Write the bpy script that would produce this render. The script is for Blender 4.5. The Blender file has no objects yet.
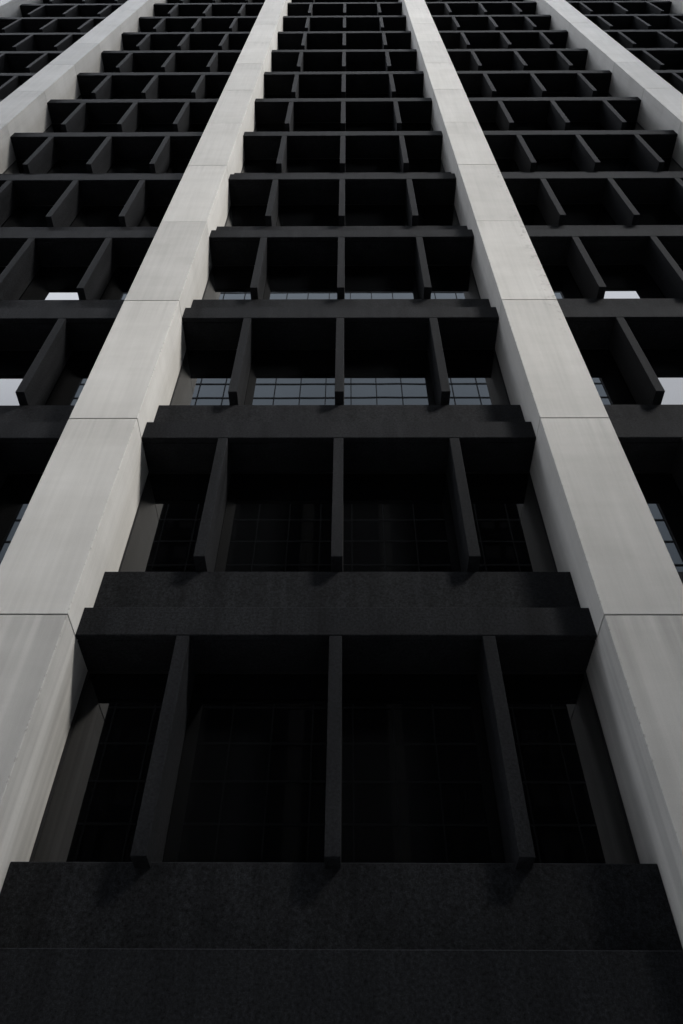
import bpy, bmesh, math, random
from mathutils import Vector, Matrix

random.seed(7)
scene = bpy.context.scene
S = 6.5                      # metres from the camera to the face of the spandrels
EYE = 1.6

# ------------------------------------------------------------------ camera
PITCH, YAW, ROLL, FPX = 0.85563, -0.0118, 0.00856, 790.0
cy, sy, cp, sp = math.cos(YAW), math.sin(YAW), math.cos(PITCH), math.sin(PITCH)
r0 = Vector((cy, -sy, 0)); fw = Vector((sy * cp, cy * cp, sp)); u0 = r0.cross(fw)
c, s = math.cos(ROLL), math.sin(ROLL)
right = c * r0 + s * u0; up = -s * r0 + c * u0
cam_data = bpy.data.cameras.new("camera")
cam_data.sensor_fit = 'VERTICAL'; cam_data.sensor_height = 36.0
cam_data.lens = FPX / 1024 * 36.0
cam_data.clip_start = 0.05; cam_data.clip_end = 6000
cam = bpy.data.objects.new("camera", cam_data)
M = Matrix((right, up, -fw)).transposed().to_4x4()
M.translation = Vector((0, 0, EYE))
cam.matrix_world = M
scene.collection.objects.link(cam)
scene.camera = cam

# ------------------------------------------------------------------ sky, sun, exposure
SUN_ELEV, SUN_AZ = math.radians(38), math.radians(130)     # azimuth clockwise from +Y (the facade is to +Y)
world = bpy.data.worlds.new("World"); scene.world = world; world.use_nodes = True
nt = world.node_tree; nt.nodes.clear()
sky = nt.nodes.new('ShaderNodeTexSky'); sky.sky_type = 'NISHITA'; sky.sun_disc = False
sky.sun_elevation = SUN_ELEV; sky.sun_rotation = SUN_AZ
sky.air_density = 1.0; sky.dust_density = 1.5; sky.ozone_density = 1.0
hs = nt.nodes.new('ShaderNodeHueSaturation'); hs.inputs['Saturation'].default_value = 0.3
bg = nt.nodes.new('ShaderNodeBackground'); bg.inputs['Strength'].default_value = 0.05
wo = nt.nodes.new('ShaderNodeOutputWorld')
nt.links.new(sky.outputs[0], hs.inputs['Color'])
# thin bright cloud over most of the sky
tc = nt.nodes.new('ShaderNodeTexCoord'); cn = nt.nodes.new('ShaderNodeTexNoise')
cn.inputs['Scale'].default_value = 2.2; cn.inputs['Detail'].default_value = 6; cn.inputs['Roughness'].default_value = 0.55
nt.links.new(tc.outputs['Generated'], cn.inputs['Vector'])
cr = nt.nodes.new('ShaderNodeMapRange'); cr.inputs['From Min'].default_value = 0.3; cr.inputs['From Max'].default_value = 0.65
cr.inputs['To Min'].default_value = 0.6; cr.inputs['To Max'].default_value = 0.95
nt.links.new(cn.outputs['Fac'], cr.inputs['Value'])
cm = nt.nodes.new('ShaderNodeMix'); cm.data_type = 'RGBA'
# overcast cloud is about three times as bright overhead as at the horizon
sz = nt.nodes.new('ShaderNodeSeparateXYZ'); nt.links.new(tc.outputs['Generated'], sz.inputs[0])
cz = nt.nodes.new('ShaderNodeMapRange'); nt.links.new(sz.outputs['Z'], cz.inputs['Value'])
cz.inputs['To Min'].default_value = 0.33; cz.inputs['To Max'].default_value = 1.0
cc = nt.nodes.new('ShaderNodeMix'); cc.data_type = 'RGBA'; cc.blend_type = 'MULTIPLY'; cc.inputs[0].default_value = 1
cc.inputs[6].default_value = (26.0, 27.2, 29.6, 1); nt.links.new(cz.outputs[0], cc.inputs[7])
nt.links.new(cr.outputs[0], cm.inputs[0]); nt.links.new(hs.outputs[0], cm.inputs[6]); nt.links.new(cc.outputs[2], cm.inputs[7])
nt.links.new(cm.outputs[2], bg.inputs['Color'])
nt.links.new(bg.outputs[0], wo.inputs['Surface'])

sun_data = bpy.data.lights.new("sun", 'SUN')
sun_data.energy = 1.5; sun_data.angle = math.radians(15); sun_data.color = (1.0, 0.97, 0.92)
sun = bpy.data.objects.new("sun", sun_data)
sd = Vector((math.sin(SUN_AZ) * math.cos(SUN_ELEV), math.cos(SUN_AZ) * math.cos(SUN_ELEV), math.sin(SUN_ELEV)))
sun.rotation_euler = (-sd).to_track_quat('-Z', 'Y').to_euler()
scene.collection.objects.link(sun)

scene.view_settings.view_transform = 'Standard'; scene.view_settings.look = 'None'
scene.view_settings.gamma = 1.0; scene.view_settings.use_curve_mapping = False
scene.view_settings.exposure = 1.85

# ------------------------------------------------------------------ node helpers
def new_mat(name):
    m = bpy.data.materials.new(name); m.use_nodes = True
    t = m.node_tree
    return m, t, t.nodes['Principled BSDF']

def N(t, kind, **kw):
    n = t.nodes.new(kind)
    for k, v in kw.items():
        setattr(n, k, v)
    return n

def math_node(t, op, a, b=None, clamp=False):
    n = N(t, 'ShaderNodeMath', operation=op, use_clamp=clamp)
    for i, v in enumerate((a, b)):
        if v is None: continue
        if isinstance(v, (int, float)): n.inputs[i].default_value = v
        else: t.links.new(v, n.inputs[i])
    return n.outputs[0]

def noise(t, vec, scale, detail=4, rough=0.55, stretch=None):
    if stretch:
        mp = N(t, 'ShaderNodeMapping'); mp.inputs['Scale'].default_value = stretch
        t.links.new(vec, mp.inputs['Vector']); vec = mp.outputs[0]
    n = N(t, 'ShaderNodeTexNoise')
    n.inputs['Scale'].default_value = scale; n.inputs['Detail'].default_value = detail
    n.inputs['Roughness'].default_value = rough
    t.links.new(vec, n.inputs['Vector'])
    return n.outputs['Fac']

def ramp(t, fac, p0, p1, v0=0.0, v1=1.0):
    n = N(t, 'ShaderNodeMapRange'); n.clamp = True
    n.inputs['From Min'].default_value = p0; n.inputs['From Max'].default_value = p1
    n.inputs['To Min'].default_value = v0; n.inputs['To Max'].default_value = v1
    t.links.new(fac, n.inputs['Value'])
    return n.outputs[0]

def mixc(t, fac, a, b):
    n = N(t, 'ShaderNodeMix', data_type='RGBA')
    if isinstance(fac, (int, float)): n.inputs[0].default_value = fac
    else: t.links.new(fac, n.inputs[0])
    for i, v in ((6, a), (7, b)):
        if isinstance(v, tuple): n.inputs[i].default_value = (*v, 1)
        else: t.links.new(v, n.inputs[i])
    return n.outputs[2]

def scalec(t, col, fac):
    n = N(t, 'ShaderNodeMix', data_type='RGBA', blend_type='MULTIPLY'); n.inputs[0].default_value = 1
    t.links.new(col, n.inputs[6]); t.links.new(fac, n.inputs[7])
    return n.outputs[2]

def coords(t, world_space=False):
    if world_space:
        return N(t, 'ShaderNodeNewGeometry').outputs['Position']
    return N(t, 'ShaderNodeTexCoord').outputs['Object']

def bump(t, b, h, strength, dist):
    n = N(t, 'ShaderNodeBump'); n.inputs['Strength'].default_value = strength
    n.inputs['Distance'].default_value = dist
    t.links.new(h, n.inputs['Height']); t.links.new(n.outputs[0], b.inputs['Normal'])

# ------------------------------------------------------------------ materials
def granite():
    m, t, b = new_mat("dark_granite")
    p = coords(t, True)
    sp1 = noise(t, p, 34, 4, 0.75)
    sp2 = noise(t, p, 130, 2, 0.6)
    big = noise(t, p, 0.9, 5, 0.6)
    streak = noise(t, p, 1.0, 4, 0.6, (5.5, 5.5, 0.35))
    k = math_node(t, 'MULTIPLY', ramp(t, sp1, 0.34, 0.68, 0.45, 1.75), ramp(t, sp2, 0.3, 0.7, 0.6, 1.45))
    k = math_node(t, 'MULTIPLY', k, ramp(t, big, 0.3, 0.7, 0.86, 1.14))
    k = math_node(t, 'MULTIPLY', k, ramp(t, streak, 0.3, 0.72, 0.76, 1.3))
    col = mixc(t, big, (0.0096, 0.0103, 0.0119), (0.0108, 0.0110, 0.0117))
    t.links.new(scalec(t, col, k), b.inputs['Base Color'])
    b.inputs['Roughness'].default_value = 0.75
    b.inputs['Specular IOR Level'].default_value = 0.05
    bump(t, b, sp1, 0.35, 0.004)
    return m

def pale_stone():
    m, t, b = new_mat("pale_stone")
    p = coords(t, True)
    o = coords(t)
    sep = N(t, 'ShaderNodeSeparateXYZ'); t.links.new(o, sep.inputs[0])
    x, z = sep.outputs['X'], sep.outputs['Z']
    # which stone panel of which pilaster: each has a tone of its own
    idx = math_node(t, 'FLOOR', math_node(t, 'DIVIDE', math_node(t, 'SUBTRACT', z, Z_K(1)), FLOOR_H))
    oi = N(t, 'ShaderNodeObjectInfo')
    cmb = N(t, 'ShaderNodeCombineXYZ'); t.links.new(idx, cmb.inputs[0]); t.links.new(oi.outputs['Random'], cmb.inputs[1])
    wn = N(t, 'ShaderNodeTexWhiteNoise', noise_dimensions='3D'); t.links.new(cmb.outputs[0], wn.inputs['Vector'])
    tone = ramp(t, wn.outputs['Value'], 0, 1, 0.90, 1.07)
    # offset the streaks per panel
    off = N(t, 'ShaderNodeVectorMath', operation='ADD'); t.links.new(p, off.inputs[0])
    sc = N(t, 'ShaderNodeVectorMath', operation='SCALE'); t.links.new(wn.outputs['Color'], sc.inputs[0]); sc.inputs['Scale'].default_value = 9
    t.links.new(sc.outputs[0], off.inputs[1])
    q = off.outputs[0]
    st1 = noise(t, q, 1.0, 4, 0.55, (7, 7, 0.28))
    st2 = noise(t, q, 1.0, 3, 0.5, (22, 22, 0.5))
    band = noise(t, q, 1.0, 4, 0.6, (0.4, 0.4, 3.2))
    cloud = noise(t, p, 0.8, 5, 0.6)
    grain = noise(t, p, 90, 3, 0.7)
    # grime washing down from each joint
    fr = math_node(t, 'FRACT', math_node(t, 'DIVIDE', math_node(t, 'SUBTRACT', z, Z_K(1)), FLOOR_H))
    below = ramp(t, fr, 0.55, 1.0, 0.0, 1.0)
    grime = math_node(t, 'MULTIPLY', below, ramp(t, st1, 0.47, 0.66, 0.0, 1.0))
    k = math_node(t, 'MULTIPLY', tone, ramp(t, st1, 0.3, 0.7, 0.945, 1.035))
    k = math_node(t, 'MULTIPLY', k, ramp(t, st2, 0.3, 0.7, 0.97, 1.03))
    k = math_node(t, 'MULTIPLY', k, ramp(t, band, 0.32, 0.68, 0.965, 1.03))
    k = math_node(t, 'MULTIPLY', k, ramp(t, cloud, 0.3, 0.7, 0.90, 1.08))
    k = math_node(t, 'MULTIPLY', k, ramp(t, grain, 0.3, 0.7, 0.95, 1.05))
    k = math_node(t, 'MULTIPLY', k, ramp(t, grime, 0, 1, 1.0, 0.82))
    # the lowest panels carry the heaviest rain streaks
    low = ramp(t, z, Z_K(1) - 0.004, Z_K(1) - 0.002, 1.0, 0.0)
    st3 = noise(t, q, 1.0, 2, 0.5, (4.2, 4.2, 0.10))
    heavy = math_node(t, 'MULTIPLY', low, ramp(t, st3, 0.40, 0.62, 0.0, 1.0))
    k = math_node(t, 'MULTIPLY', k, ramp(t, heavy, 0, 1, 1.0, 0.78))
    col = mixc(t, cloud, (0.515, 0.499, 0.468), (0.487, 0.477, 0.459))
    col = scalec(t, col, k)
    # chips along the arrises and a few scars near the edge
    ax = math_node(t, 'ABSOLUTE', x)
    front = ramp(t, sep.outputs['Y'], Y_PIL - S + 0.008, Y_PIL - S + 0.026, 1.0, 0.0)
    edge = math_node(t, 'MULTIPLY', front, ramp(t, ax, PIL_HW - 0.022, PIL_HW - 0.008))
    chip = math_node(t, 'MULTIPLY', edge, ramp(t, noise(t, p, 14, 4, 0.7), 0.55, 0.62))
    near = ramp(t, ax, PIL_HW - 0.30, PIL_HW - 0.02)
    wsep = N(t, 'ShaderNodeSeparateXYZ'); t.links.new(p, wsep.inputs[0])
    zone = math_node(t, 'MULTIPLY', ramp(t, wsep.outputs['Z'], Z_K(3) - 1.6, Z_K(3) - .3), ramp(t, wsep.outputs['Z'], Z_K(5) - .6, Z_K(5) + .1, 1.0, 0.0))
    zone = math_node(t, 'MULTIPLY', zone, math_node(t, 'MULTIPLY', ramp(t, wsep.outputs['X'], 3.25, 3.35), ramp(t, wsep.outputs['X'], 4.5, 4.6, 1.0, 0.0)))
    scar_area = math_node(t, 'MULTIPLY', zone, ramp(t, noise(t, p, 0.9, 2, 0.5), 0.36, 0.48))
    scar = math_node(t, 'MULTIPLY', math_node(t, 'MULTIPLY', near, scar_area), ramp(t, noise(t, p, 7, 5, 0.65), 0.55, 0.64))
    dirt = math_node(t, 'MAXIMUM', math_node(t, 'MULTIPLY', chip, 0.4), math_node(t, 'MULTIPLY', scar, 0.6))
    col = mixc(t, dirt, col, (0.16, 0.15, 0.135))
    t.links.new(col, b.inputs['Base Color'])
    b.inputs['Roughness'].default_value = 0.7
    b.inputs['Specular IOR Level'].default_value = 0.3
    bump(t, b, grain, 0.15, 0.003)
    return m

def simple(name, col, rough, spec=0.5, ior=None, var=0.0, vscale=4.0, metallic=0.0):
    m, t, b = new_mat(name)
    if var:
        p = coords(t, True)
        k = math_node(t, 'MULTIPLY', ramp(t, noise(t, p, vscale, 6, 0.65), 0.3, 0.7, 1 - var, 1 + var),
                      ramp(t, noise(t, p, vscale * 30, 3, 0.6), 0.3, 0.7, 1 - var, 1 + var))
        rgb = N(t, 'ShaderNodeRGB'); rgb.outputs[0].default_value = (*col, 1)
        t.links.new(scalec(t, rgb.outputs[0], k), b.inputs['Base Color'])
    else:
        b.inputs['Base Color'].default_value = (*col, 1)
    b.inputs['Roughness'].default_value = rough
    b.inputs['Specular IOR Level'].default_value = spec
    b.inputs['Metallic'].default_value = metallic
    if ior: b.inputs['IOR'].default_value = ior
    return m, t, b

def glass(name, col, ior, wave, tint=(1, 1, 1)):
    m, t, b = simple(name, col, 0.012, 0.5, ior)
    p = coords(t, True)
    b.inputs['Specular Tint'].default_value = (*tint, 1)
    bump(t, b, noise(t, p, 0.7, 2, 0.4), wave, 0.01)
    return m

# ------------------------------------------------------------------ dimensions (metres)
FLOOR_H = 0.55294 * S
Z_FIRST = EYE + 0.84341 * S
def Z_K(k):                                  # underside of the k-th spandrel
    return Z_FIRST + (k - 1) * FLOOR_H
Y_BAND = S
Y_SILL = 1.0335 * S
Y_GLASS = 1.0935 * S
Y_PIL = (1 - 0.05132) * S
PIL_HW = 0.0729 * S
PITCH_X = 1.00104 * S
X0 = -0.0197 * S                             # centre of the middle bay
BAYS = range(-3, 4)
K_TOP = 17
LOW_H = 0.0625 * S
SILL_H = 0.1815 * S
FIN_T = 0.0212 * S
MOD = PITCH_X / 4
ROOF_Z = Z_K(K_TOP) + 1.6

MAT = {}
MAT['granite'] = granite()
MAT['stone'] = pale_stone()
MAT['joint'] = simple("joint_sealant", (0.06, 0.06, 0.058), 0.9, 0.1)[0]
MAT['glass'] = glass("dark_window_glass", (0.003, 0.0033, 0.0037), 1.65, 0.05)
MAT['frame'] = simple("black_anodised_frame", (0.012, 0.012, 0.013), 0.5, 0.3)[0]
MAT['core'] = simple("dark_core_wall", (0.02, 0.02, 0.021), 0.9, 0.1)[0]
MAT['tower_glass'] = glass("curtain_wall_glass", (0.010, 0.013, 0.017), 2.8, 0.08, (0.78, 0.9, 1.0))
MAT['dulled_glass'] = glass("dulled_curtain_wall_glass", (0.006, 0.006, 0.007), 1.35, 0.10)  # less reflective copy of the tower glass, stands in for a dark reflection
MAT['tower_mullion'] = simple("dark_mullion_metal", (0.012, 0.013, 0.015), 0.55, 0.2)[0]
MAT['tower_side'] = simple("tower_concrete", (0.16, 0.16, 0.16), 0.8, 0.2, var=0.12)[0]
MAT['asphalt'] = simple("asphalt", (0.05, 0.05, 0.052), 0.9, 0.2, var=0.18, vscale=1.5)[0]
MAT['paving'] = simple("paving", (0.45, 0.445, 0.435), 0.85, 0.2, var=0.12, vscale=1.0)[0]
MAT['kerb'] = simple("kerb_stone", (0.28, 0.28, 0.27), 0.8, 0.2, var=0.1)[0]
MAT['paint'] = simple("road_paint", (0.75, 0.75, 0.72), 0.7, 0.2, var=0.12)[0]
MAT['earth'] = simple("earth", (0.09, 0.088, 0.085), 0.95, 0.1, var=0.15, vscale=0.05)[0]

# ------------------------------------------------------------------ mesh helpers
def box(bm, x0, x1, y0, y1, z0, z1, bev=0.0, mat=0):
    vs = [bm.verts.new(v) for v in ((x0, y0, z0), (x1, y0, z0), (x1, y1, z0), (x0, y1, z0),
                                    (x0, y0, z1), (x1, y0, z1), (x1, y1, z1), (x0, y1, z1))]
    fs = [bm.faces.new([vs[i] for i in q]) for q in
          ((0, 3, 2, 1), (4, 5, 6, 7), (0, 1, 5, 4), (1, 2, 6, 5), (2, 3, 7, 6), (3, 0, 4, 7))]
    for f in fs: f.material_index = mat
    if bev:
        es = list({e for f in fs for e in f.edges})
        r = bmesh.ops.bevel(bm, geom=es, offset=bev, segments=2, affect='EDGES', profile=0.6)
        for f in r['faces']: f.material_index = mat
    return fs

def mesh_of(name, bm, mats):
    bmesh.ops.recalc_face_normals(bm, faces=bm.faces)
    me = bpy.data.meshes.new(name); bm.to_mesh(me); bm.free()
    for m in mats: me.materials.append(m)
    return me

def add(name, me, parent=None, loc=(0, 0, 0)):
    o = bpy.data.objects.new(name, me); scene.collection.objects.link(o)
    o.location = loc
    if parent: o.parent = parent
    return o

def thing(name, label, cat, loc=(0, 0, 0)):
    o = add(name, None, None, loc); o['label'] = label; o['category'] = cat
    return o

def structure(name, me, loc=(0, 0, 0)):
    o = add(name, me, None, loc); o['kind'] = 'structure'
    return o

# ------------------------------------------------------------------ ground
def flat(x0, x1, y0, y1, z0, z1, mat, bev=0.0):
    bm = bmesh.new(); box(bm, x0, x1, y0, y1, z0, z1, bev)
    return mesh_of("slab", bm, [mat])
KERB = 0.13
bm = bmesh.new()
vs = [bm.verts.new(v) for v in ((-3000, -3000, -KERB - .004), (3000, -3000, -KERB - .004), (3000, 3000, -KERB - .004), (-3000, 3000, -KERB - .004))]
bm.faces.new(vs)
structure('ground', mesh_of('ground', bm, [MAT['earth']]))
structure('road', flat(-400, 400, -8.7, -3.5, -KERB - .25, -KERB, MAT['asphalt']))
structure('pavement', flat(-400, 400, -3.2, 40, -KERB - .25, 0, MAT['paving']))
structure('pavement', flat(-400, 400, -60, -9.0, -KERB - .25, 0, MAT['paving']))
structure('kerb', flat(-400, 400, -3.497, -3.203, -KERB - .25, 0.004, MAT['kerb'], 0.02))
structure('kerb', flat(-400, 400, -8.997, -8.703, -KERB - .25, 0.004, MAT['kerb'], 0.02))
bm = bmesh.new()
for i in range(-40, 41):
    box(bm, i * 9.0, i * 9.0 + 3.0, -6.17, -6.03, -KERB - .05, -KERB + .004)
structure('road_marking', mesh_of('road_marking', bm, [MAT['paint']]))

# ------------------------------------------------------------------ the dark office tower
tower = thing('office_tower',
              'dark granite office tower with pale stone pilasters between rows of deep set windows',
              'building', (X0, S, 0))
T = Vector((X0, S, 0))
HALF = 3.5 * PITCH_X + PIL_HW

bm = bmesh.new()
box(bm, -HALF + .05, HALF - .05, Y_GLASS - S + .09, 26, 0, ROOF_Z - .3)
add('core_wall', mesh_of('core_wall', bm, [MAT['core']]), tower)
bm = bmesh.new()
box(bm, -HALF - .1, HALF + .1, Y_PIL - S - .1, 26.2, ROOF_Z, ROOF_Z + .9, 0.03)
add('parapet', mesh_of('parapet', bm, [MAT['granite']]), tower)

# pilasters: one tall shaft of stone panels with open joints, a mesh shared by all eight
def pilaster_mesh():
    bm = bmesh.new()
    ch = 0.0045
    y0, y1 = Y_PIL - S, Y_GLASS - S + .12
    def ring(z, ins, mat):
        w = PIL_HW - ins; f = y0 + ins
        return [bm.verts.new(v) for v in ((-w, y1, z), (-w, f + ch, z), (-w + ch, f, z), (w - ch, f, z), (w, f + ch, z), (w, y1, z))]
    zs = [(0.0, 0.0)]
    rings = [ring(0, 0, 0)]; mats = []
    for k in range(0, K_TOP + 1):
        z = Z_K(k)
        if z < 0.2: continue
        g = 0.008 if k in (0, 1, 2, 3, 5, 7, 8, 10) else 0.0035
        bv = 0.004 if g > .005 else 0.0015
        for dz, ins, m in ((-g - bv, 0, 0), (-g, bv, 0), (-g, 0.02, 1), (g, 0.02, 1), (g, bv, 0), (g + bv, 0, 0)):
            rings.append(ring(z + dz, ins, m)); mats.append(m if not (dz == -g and ins == bv) else 0)
    rings.append(ring(ROOF_Z - .004, 0, 0)); mats.append(0)
    for i in range(len(rings) - 1):
        a, b = rings[i], rings[i + 1]
        for j in range(5):
            f = bm.faces.new((a[j], a[j + 1], b[j + 1], b[j])); f.material_index = mats[i]
    return mesh_of('pilaster', bm, [MAT['stone'], MAT['joint']])
pm = pilaster_mesh()
for i in range(-4, 4):
    add('pilaster', pm, tower, ((i + .5) * PITCH_X, 0, 0))

# --- which repeats show largest in the photo: those become parts, the rest one part
def screen_area(pts):
    us, vs_ = [], []
    for p in pts:
        d = Vector(p) - Vector((0, 0, EYE)); zc = d.dot(fw)
        if zc < .1: return 0
        us.append(341.5 + FPX * d.dot(right) / zc); vs_.append(512 - FPX * d.dot(up) / zc)
    w = min(max(us), 683) - max(min(us), 0); h = min(max(vs_), 1024) - max(min(vs_), 0)
    return w * h if w > 0 and h > 0 else 0

def split(slots, dims, n=100):
    scored = []
    for loc in slots:
        p = T + Vector(loc)
        corners = [p + Vector((a, b, c_)) for a in dims[0] for b in dims[1] for c_ in dims[2]]
        scored.append((screen_area(corners), loc))
    scored.sort(key=lambda q: -q[0])
    return [l for a, l in scored[:n]], [l for a, l in scored[n:]]

def merged(me, locs, name):
    bm = bmesh.new()
    for l in locs:
        n0 = len(bm.verts); bm.from_mesh(me); bm.verts.ensure_lookup_table()
        bmesh.ops.translate(bm, verts=bm.verts[n0:], vec=l)
    out = bpy.data.meshes.new(name); bm.to_mesh(out); bm.free()
    for m in me.materials: out.materials.append(m)
    return out

def repeat(name, me, slots, dims, children=()):
    big, small = split(slots, dims)
    for l in big:
        o = add(name, me, tower, l)
        for cn, cme in children: add(cn, cme, o)
    if small:
        o = add(name, merged(me, small, name), tower); o['kind'] = 'stuff'
        for cn, cme in children:
            c_ = add(cn, merged(cme, small, cn), o); c_['kind'] = 'stuff'

BW = PITCH_X / 2 - PIL_HW - 0.004
D_G = Y_GLASS - S
# spandrel beam: proud lower band with a drip groove under it, and a set-back upstand above
def band_mesh(drop=0.0):
    bm = bmesh.new()
    h = LOW_H; c_ = 0.012
    prof = [(c_, -drop), (0.07, -drop), (0.075, -drop + .02), (0.095, -drop + .02), (0.10, -drop), (D_G + .08, -drop), (D_G + .08, h), (Y_SILL - S, h + .004),
            (c_, h), (0, h - c_), (0, -drop + c_)]
    a = [bm.verts.new((-BW, y, z)) for y, z in prof]; b = [bm.verts.new((BW, y, z)) for y, z in prof]
    n = len(prof)
    for i in range(n): bm.faces.new((a[i], a[(i + 1) % n], b[(i + 1) % n], b[i]))
    bm.faces.new(a[::-1]); bm.faces.new(b)
    return mesh_of('spandrel', bm, [MAT['granite']])
def sill_mesh():
    bm = bmesh.new()
    f = Y_SILL - S; c_ = 0.014
    prof = [(f, LOW_H + .006), (D_G + .08, LOW_H + .006), (D_G + .08, SILL_H + .012), (f + c_, SILL_H), (f, SILL_H - c_)]
    a = [bm.verts.new((-BW, y, z)) for y, z in prof]; b = [bm.verts.new((BW, y, z)) for y, z in prof]
    n = len(prof)
    for i in range(n): bm.faces.new((a[i], a[(i + 1) % n], b[(i + 1) % n], b[i]))
    bm.faces.new(a[::-1]); bm.faces.new(b)
    return mesh_of('sill_panel', bm, [MAT['granite']])

Z0_SHIFT = 0.013 * S
slots = [(b * PITCH_X, 0, Z_K(k)) for k in range(1, K_TOP + 1) for b in BAYS]
bdims = ((-BW, BW), (0, .5), (0, SILL_H))
sm = sill_mesh()
# the deeper first-floor beam
first = band_mesh(0.30)
for b in BAYS:
    o = add('spandrel', first, tower, (b * PITCH_X, 0, Z_K(0) + Z0_SHIFT)); add('sill_panel', sm, o)
big, small = split(slots, bdims, 90)
bm_me = band_mesh()
for l in big:
    o = add('spandrel', bm_me, tower, l); add('sill_panel', sm, o)
o = add('spandrel', merged(bm_me, small, 'spandrel'), tower); o['kind'] = 'stuff'
c_ = add('sill_panel', merged(sm, small, 'sill_panel'), o); c_['kind'] = 'stuff'

# fins: hung from the beam above, stopping just clear of the upstand below
FZ0, FZ1 = SILL_H + 0.026, FLOOR_H - 0.003
bm = bmesh.new(); box(bm, -FIN_T / 2, FIN_T / 2, 0.0, D_G - .002, FZ0, FZ1, 0.008)
fin = mesh_of('fin', bm, [MAT['granite']])
slots = [(b * PITCH_X + j * MOD, 0.0, Z_K(k)) for k in range(0, K_TOP) for b in BAYS for j in (-1, 0, 1)]
repeat('fin', fin, slots, ((-FIN_T / 2, FIN_T / 2), (0, D_G), (FZ0, FZ1)))

# windows: black frame with a dark mirror-like pane; the end modules beside a pilaster are narrower
def window_meshes(x0, x1):
    z0, z1 = SILL_H + .014, FLOOR_H - .004
    bm = bmesh.new(); t_, y0, y1 = 0.03, D_G + .001, D_G + .05
    box(bm, x0, x0 + t_, y0, y1, z0, z1); box(bm, x1 - t_, x1, y0, y1, z0, z1)
    box(bm, x0 + t_, x1 - t_, y0, y1, z1 - t_, z1); box(bm, x0 + t_, x1 - t_, y0, y1, z0, z0 + t_)
    w = mesh_of('window', bm, [MAT['frame']])
    bm = bmesh.new(); box(bm, x0 + t_, x1 - t_, D_G + .008, D_G + .03, z0 + t_, z1 - t_)
    return w, mesh_of('pane', bm, [MAT['glass']])
inner = MOD - .004
wide, wide_p = window_meshes(-inner / 2, inner / 2)
nL, nL_p = window_meshes(-MOD / 2 + PIL_HW + .004, MOD / 2 - .002)
nR, nR_p = window_meshes(-MOD / 2 + .002, MOD / 2 - PIL_HW - .004)
slots = []
for k in range(0, K_TOP):
    for b in BAYS:
        for j, (w, p) in zip((-1.5, -.5, .5, 1.5), ((nL, nL_p), (wide, wide_p), (wide, wide_p), (nR, nR_p))):
            slots.append(((b * PITCH_X + j * MOD, 0, Z_K(k)), w, p))
kinds = {s_[0]: s_[1:] for s_ in slots}
big, small = split([s_[0] for s_ in slots], ((-MOD / 2, MOD / 2), (D_G, D_G), (SILL_H, FLOOR_H)), 100)
for l in big:
    o = add('window', kinds[l][0], tower, l); add('pane', kinds[l][1], o)
bm1, bm2 = bmesh.new(), bmesh.new()
for l in small:
    for bmx, me in ((bm1, kinds[l][0]), (bm2, kinds[l][1])):
        n0 = len(bmx.verts); bmx.from_mesh(me); bmx.verts.ensure_lookup_table()
        bmesh.ops.translate(bmx, verts=bmx.verts[n0:], vec=l)
o = add('window', mesh_of('window', bm1, [MAT['frame']]), tower); o['kind'] = 'stuff'
c_ = add('pane', mesh_of('pane', bm2, [MAT['glass']]), o); c_['kind'] = 'stuff'

# street level: granite plinth and glazed lobby between the pilasters
lob_top = Z_K(0) + Z0_SHIFT - 0.30 - .004
bm = bmesh.new()
for b in BAYS: box(bm, b * PITCH_X - BW, b * PITCH_X + BW, 0.05, D_G + .08, 0, .45, .012)
add('plinth', mesh_of('plinth', bm, [MAT['granite']]), tower)
for b in BAYS:
    bm = bmesh.new()
    for j in range(-2, 3):
        xx = j * (BW - .03) / 2
        box(bm, b * PITCH_X + xx - .03, b * PITCH_X + xx + .03, D_G - .02, D_G + .06, .452, lob_top)
    w = add('lobby_window', mesh_of('lobby_window', bm, [MAT['frame']]), tower)
    bm = bmesh.new(); box(bm, b * PITCH_X - BW, b * PITCH_X + BW, D_G + .01, D_G + .03, .453, lob_top - .001)
    add('pane', mesh_of('pane', bm, [MAT['glass']]), w)

# ------------------------------------------------------------------ the glass tower across the street (seen in the windows)
L = 12.0
K = 2 * Y_GLASS + L
XA, XB, H2 = -0.645 * K, 0.610 * K, 92.0
gt = thing('glass_tower', 'blue glass curtain wall tower across the street, mirrored as a grid in windows', 'building',
           ((XA + XB) / 2, -L, 0))
cx = (XA + XB) / 2; hw = (XB - XA) / 2
bm = bmesh.new(); box(bm, -hw, hw, -28, -.12, 0, H2)
add('wall', mesh_of('wall', bm, [MAT['tower_side']]), gt)
Z_BR = 33.0
bm = bmesh.new(); box(bm, -hw + .02, hw - .02, -.118, -.05, Z_BR, H2 - .1)
add('curtain_wall', mesh_of('curtain_wall', bm, [MAT['tower_glass']]), gt)
INS = 0.105 * K                                # dark reflection is put into the middle's duller glass; end bays keep the paler
for sx in (-1, 1):
    bm = bmesh.new(); box(bm, min(sx * (hw - .02), sx * (hw - INS + .004)), max(sx * (hw - .02), sx * (hw - INS + .004)), -.118, -.05, 0.3, Z_BR - .002)
    add('curtain_wall', mesh_of('curtain_wall', bm, [MAT['tower_glass']]), gt)
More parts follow.
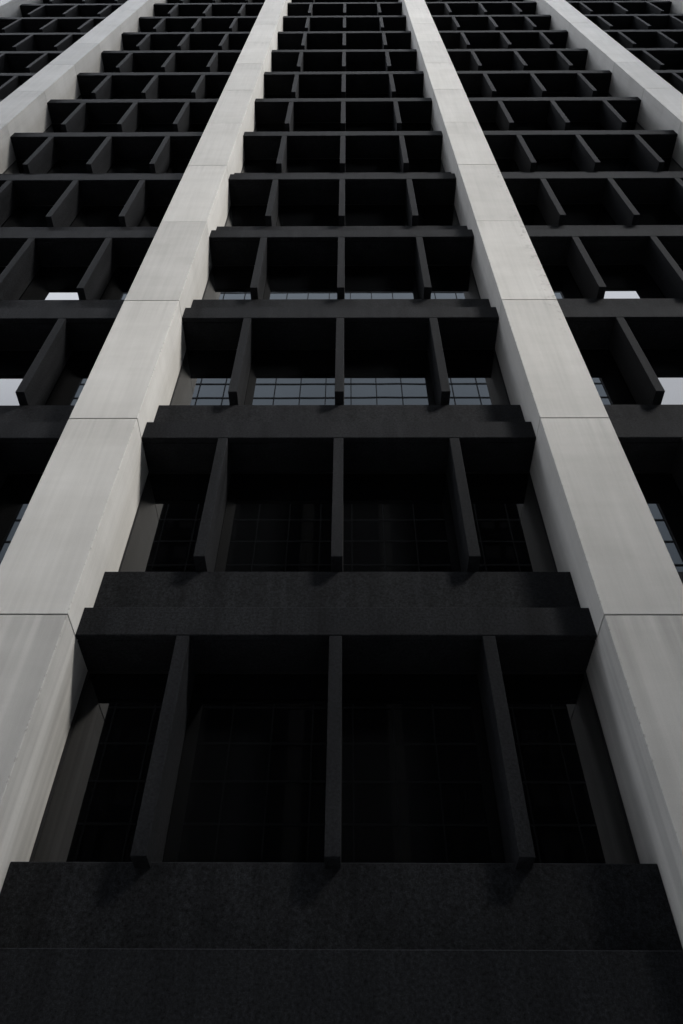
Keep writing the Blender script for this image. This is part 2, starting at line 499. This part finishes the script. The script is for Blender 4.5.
bm = bmesh.new(); box(bm, -hw + INS, hw - INS, -.118, -.052, 0.3, Z_BR - .002)
add('curtain_wall', mesh_of('curtain_wall', bm, [MAT['dulled_glass']]), gt)['label'] = 'lower storeys, glass dulled to imitate a dark reflection'
bm = bmesh.new()
pit = 0.0597 * K; ph = 0.008 * K
i0 = math.ceil((XA - ph) / pit)
x = ph + i0 * pit
while x < XB:
    box(bm, x - cx - .028, x - cx + .028, -.049, -.005, 0.3, H2 - .1); x += pit
for xe in (-hw + .1, hw - .1): box(bm, xe - .08, xe + .08, -.049, .0, 0.3, H2 - .1)
fl = 0.122 * K
z = (EYE + 1.618 * K) % fl
while z < H2 - 1:
    for zz in (z, z - 0.060 * K):
        if zz > .5: box(bm, -hw + .03, hw - .03, -.0485, -.01, zz - .045, zz + .045)
    z += fl
add('mullion_grid', mesh_of('mullion_grid', bm, [MAT['tower_mullion']]), gt)

# ------------------------------------------------------------------ unseen blocks added to shade the facade, beyond both ends of the glass tower
def added_shade_block(label, x0, x1, y0, y1, h):
    t = thing('added_shade_block', label, 'building', ((x0 + x1) / 2, y1, 0))
    hw, dp = (x1 - x0) / 2, y1 - y0
    bm = bmesh.new(); box(bm, -hw, hw, -dp, 0, 0, h)
    add('wall', mesh_of('wall', bm, [MAT['tower_side']]), t)
    bm = bmesh.new(); box(bm, -hw - .15, hw + .15, -dp - .15, .15, h + .002, h + 1.1, .03)
    add('parapet', mesh_of('parapet', bm, [MAT['tower_side']]), t)
    bm = bmesh.new(); z = 4.5
    while z < h - 3:
        box(bm, -hw + 1, hw - 1, .004, .05, z, z + 1.9)
        z += 3.7
    add('window_band', mesh_of('window_band', bm, [MAT['tower_glass']]), t)
added_shade_block('unseen grey block with window bands, added to block sky light left of the glass tower', -90, -25.3, -15, -10, 60)
added_shade_block('unseen tall grey block with window bands, added to cut sunlight right of the glass tower', 30, 95, -14, -10, 90)
added_shade_block('unseen lower grey block between glass tower and taller block, added to shade the facade base', XB + .3, 29.6, -40, -12.5, 28.5)
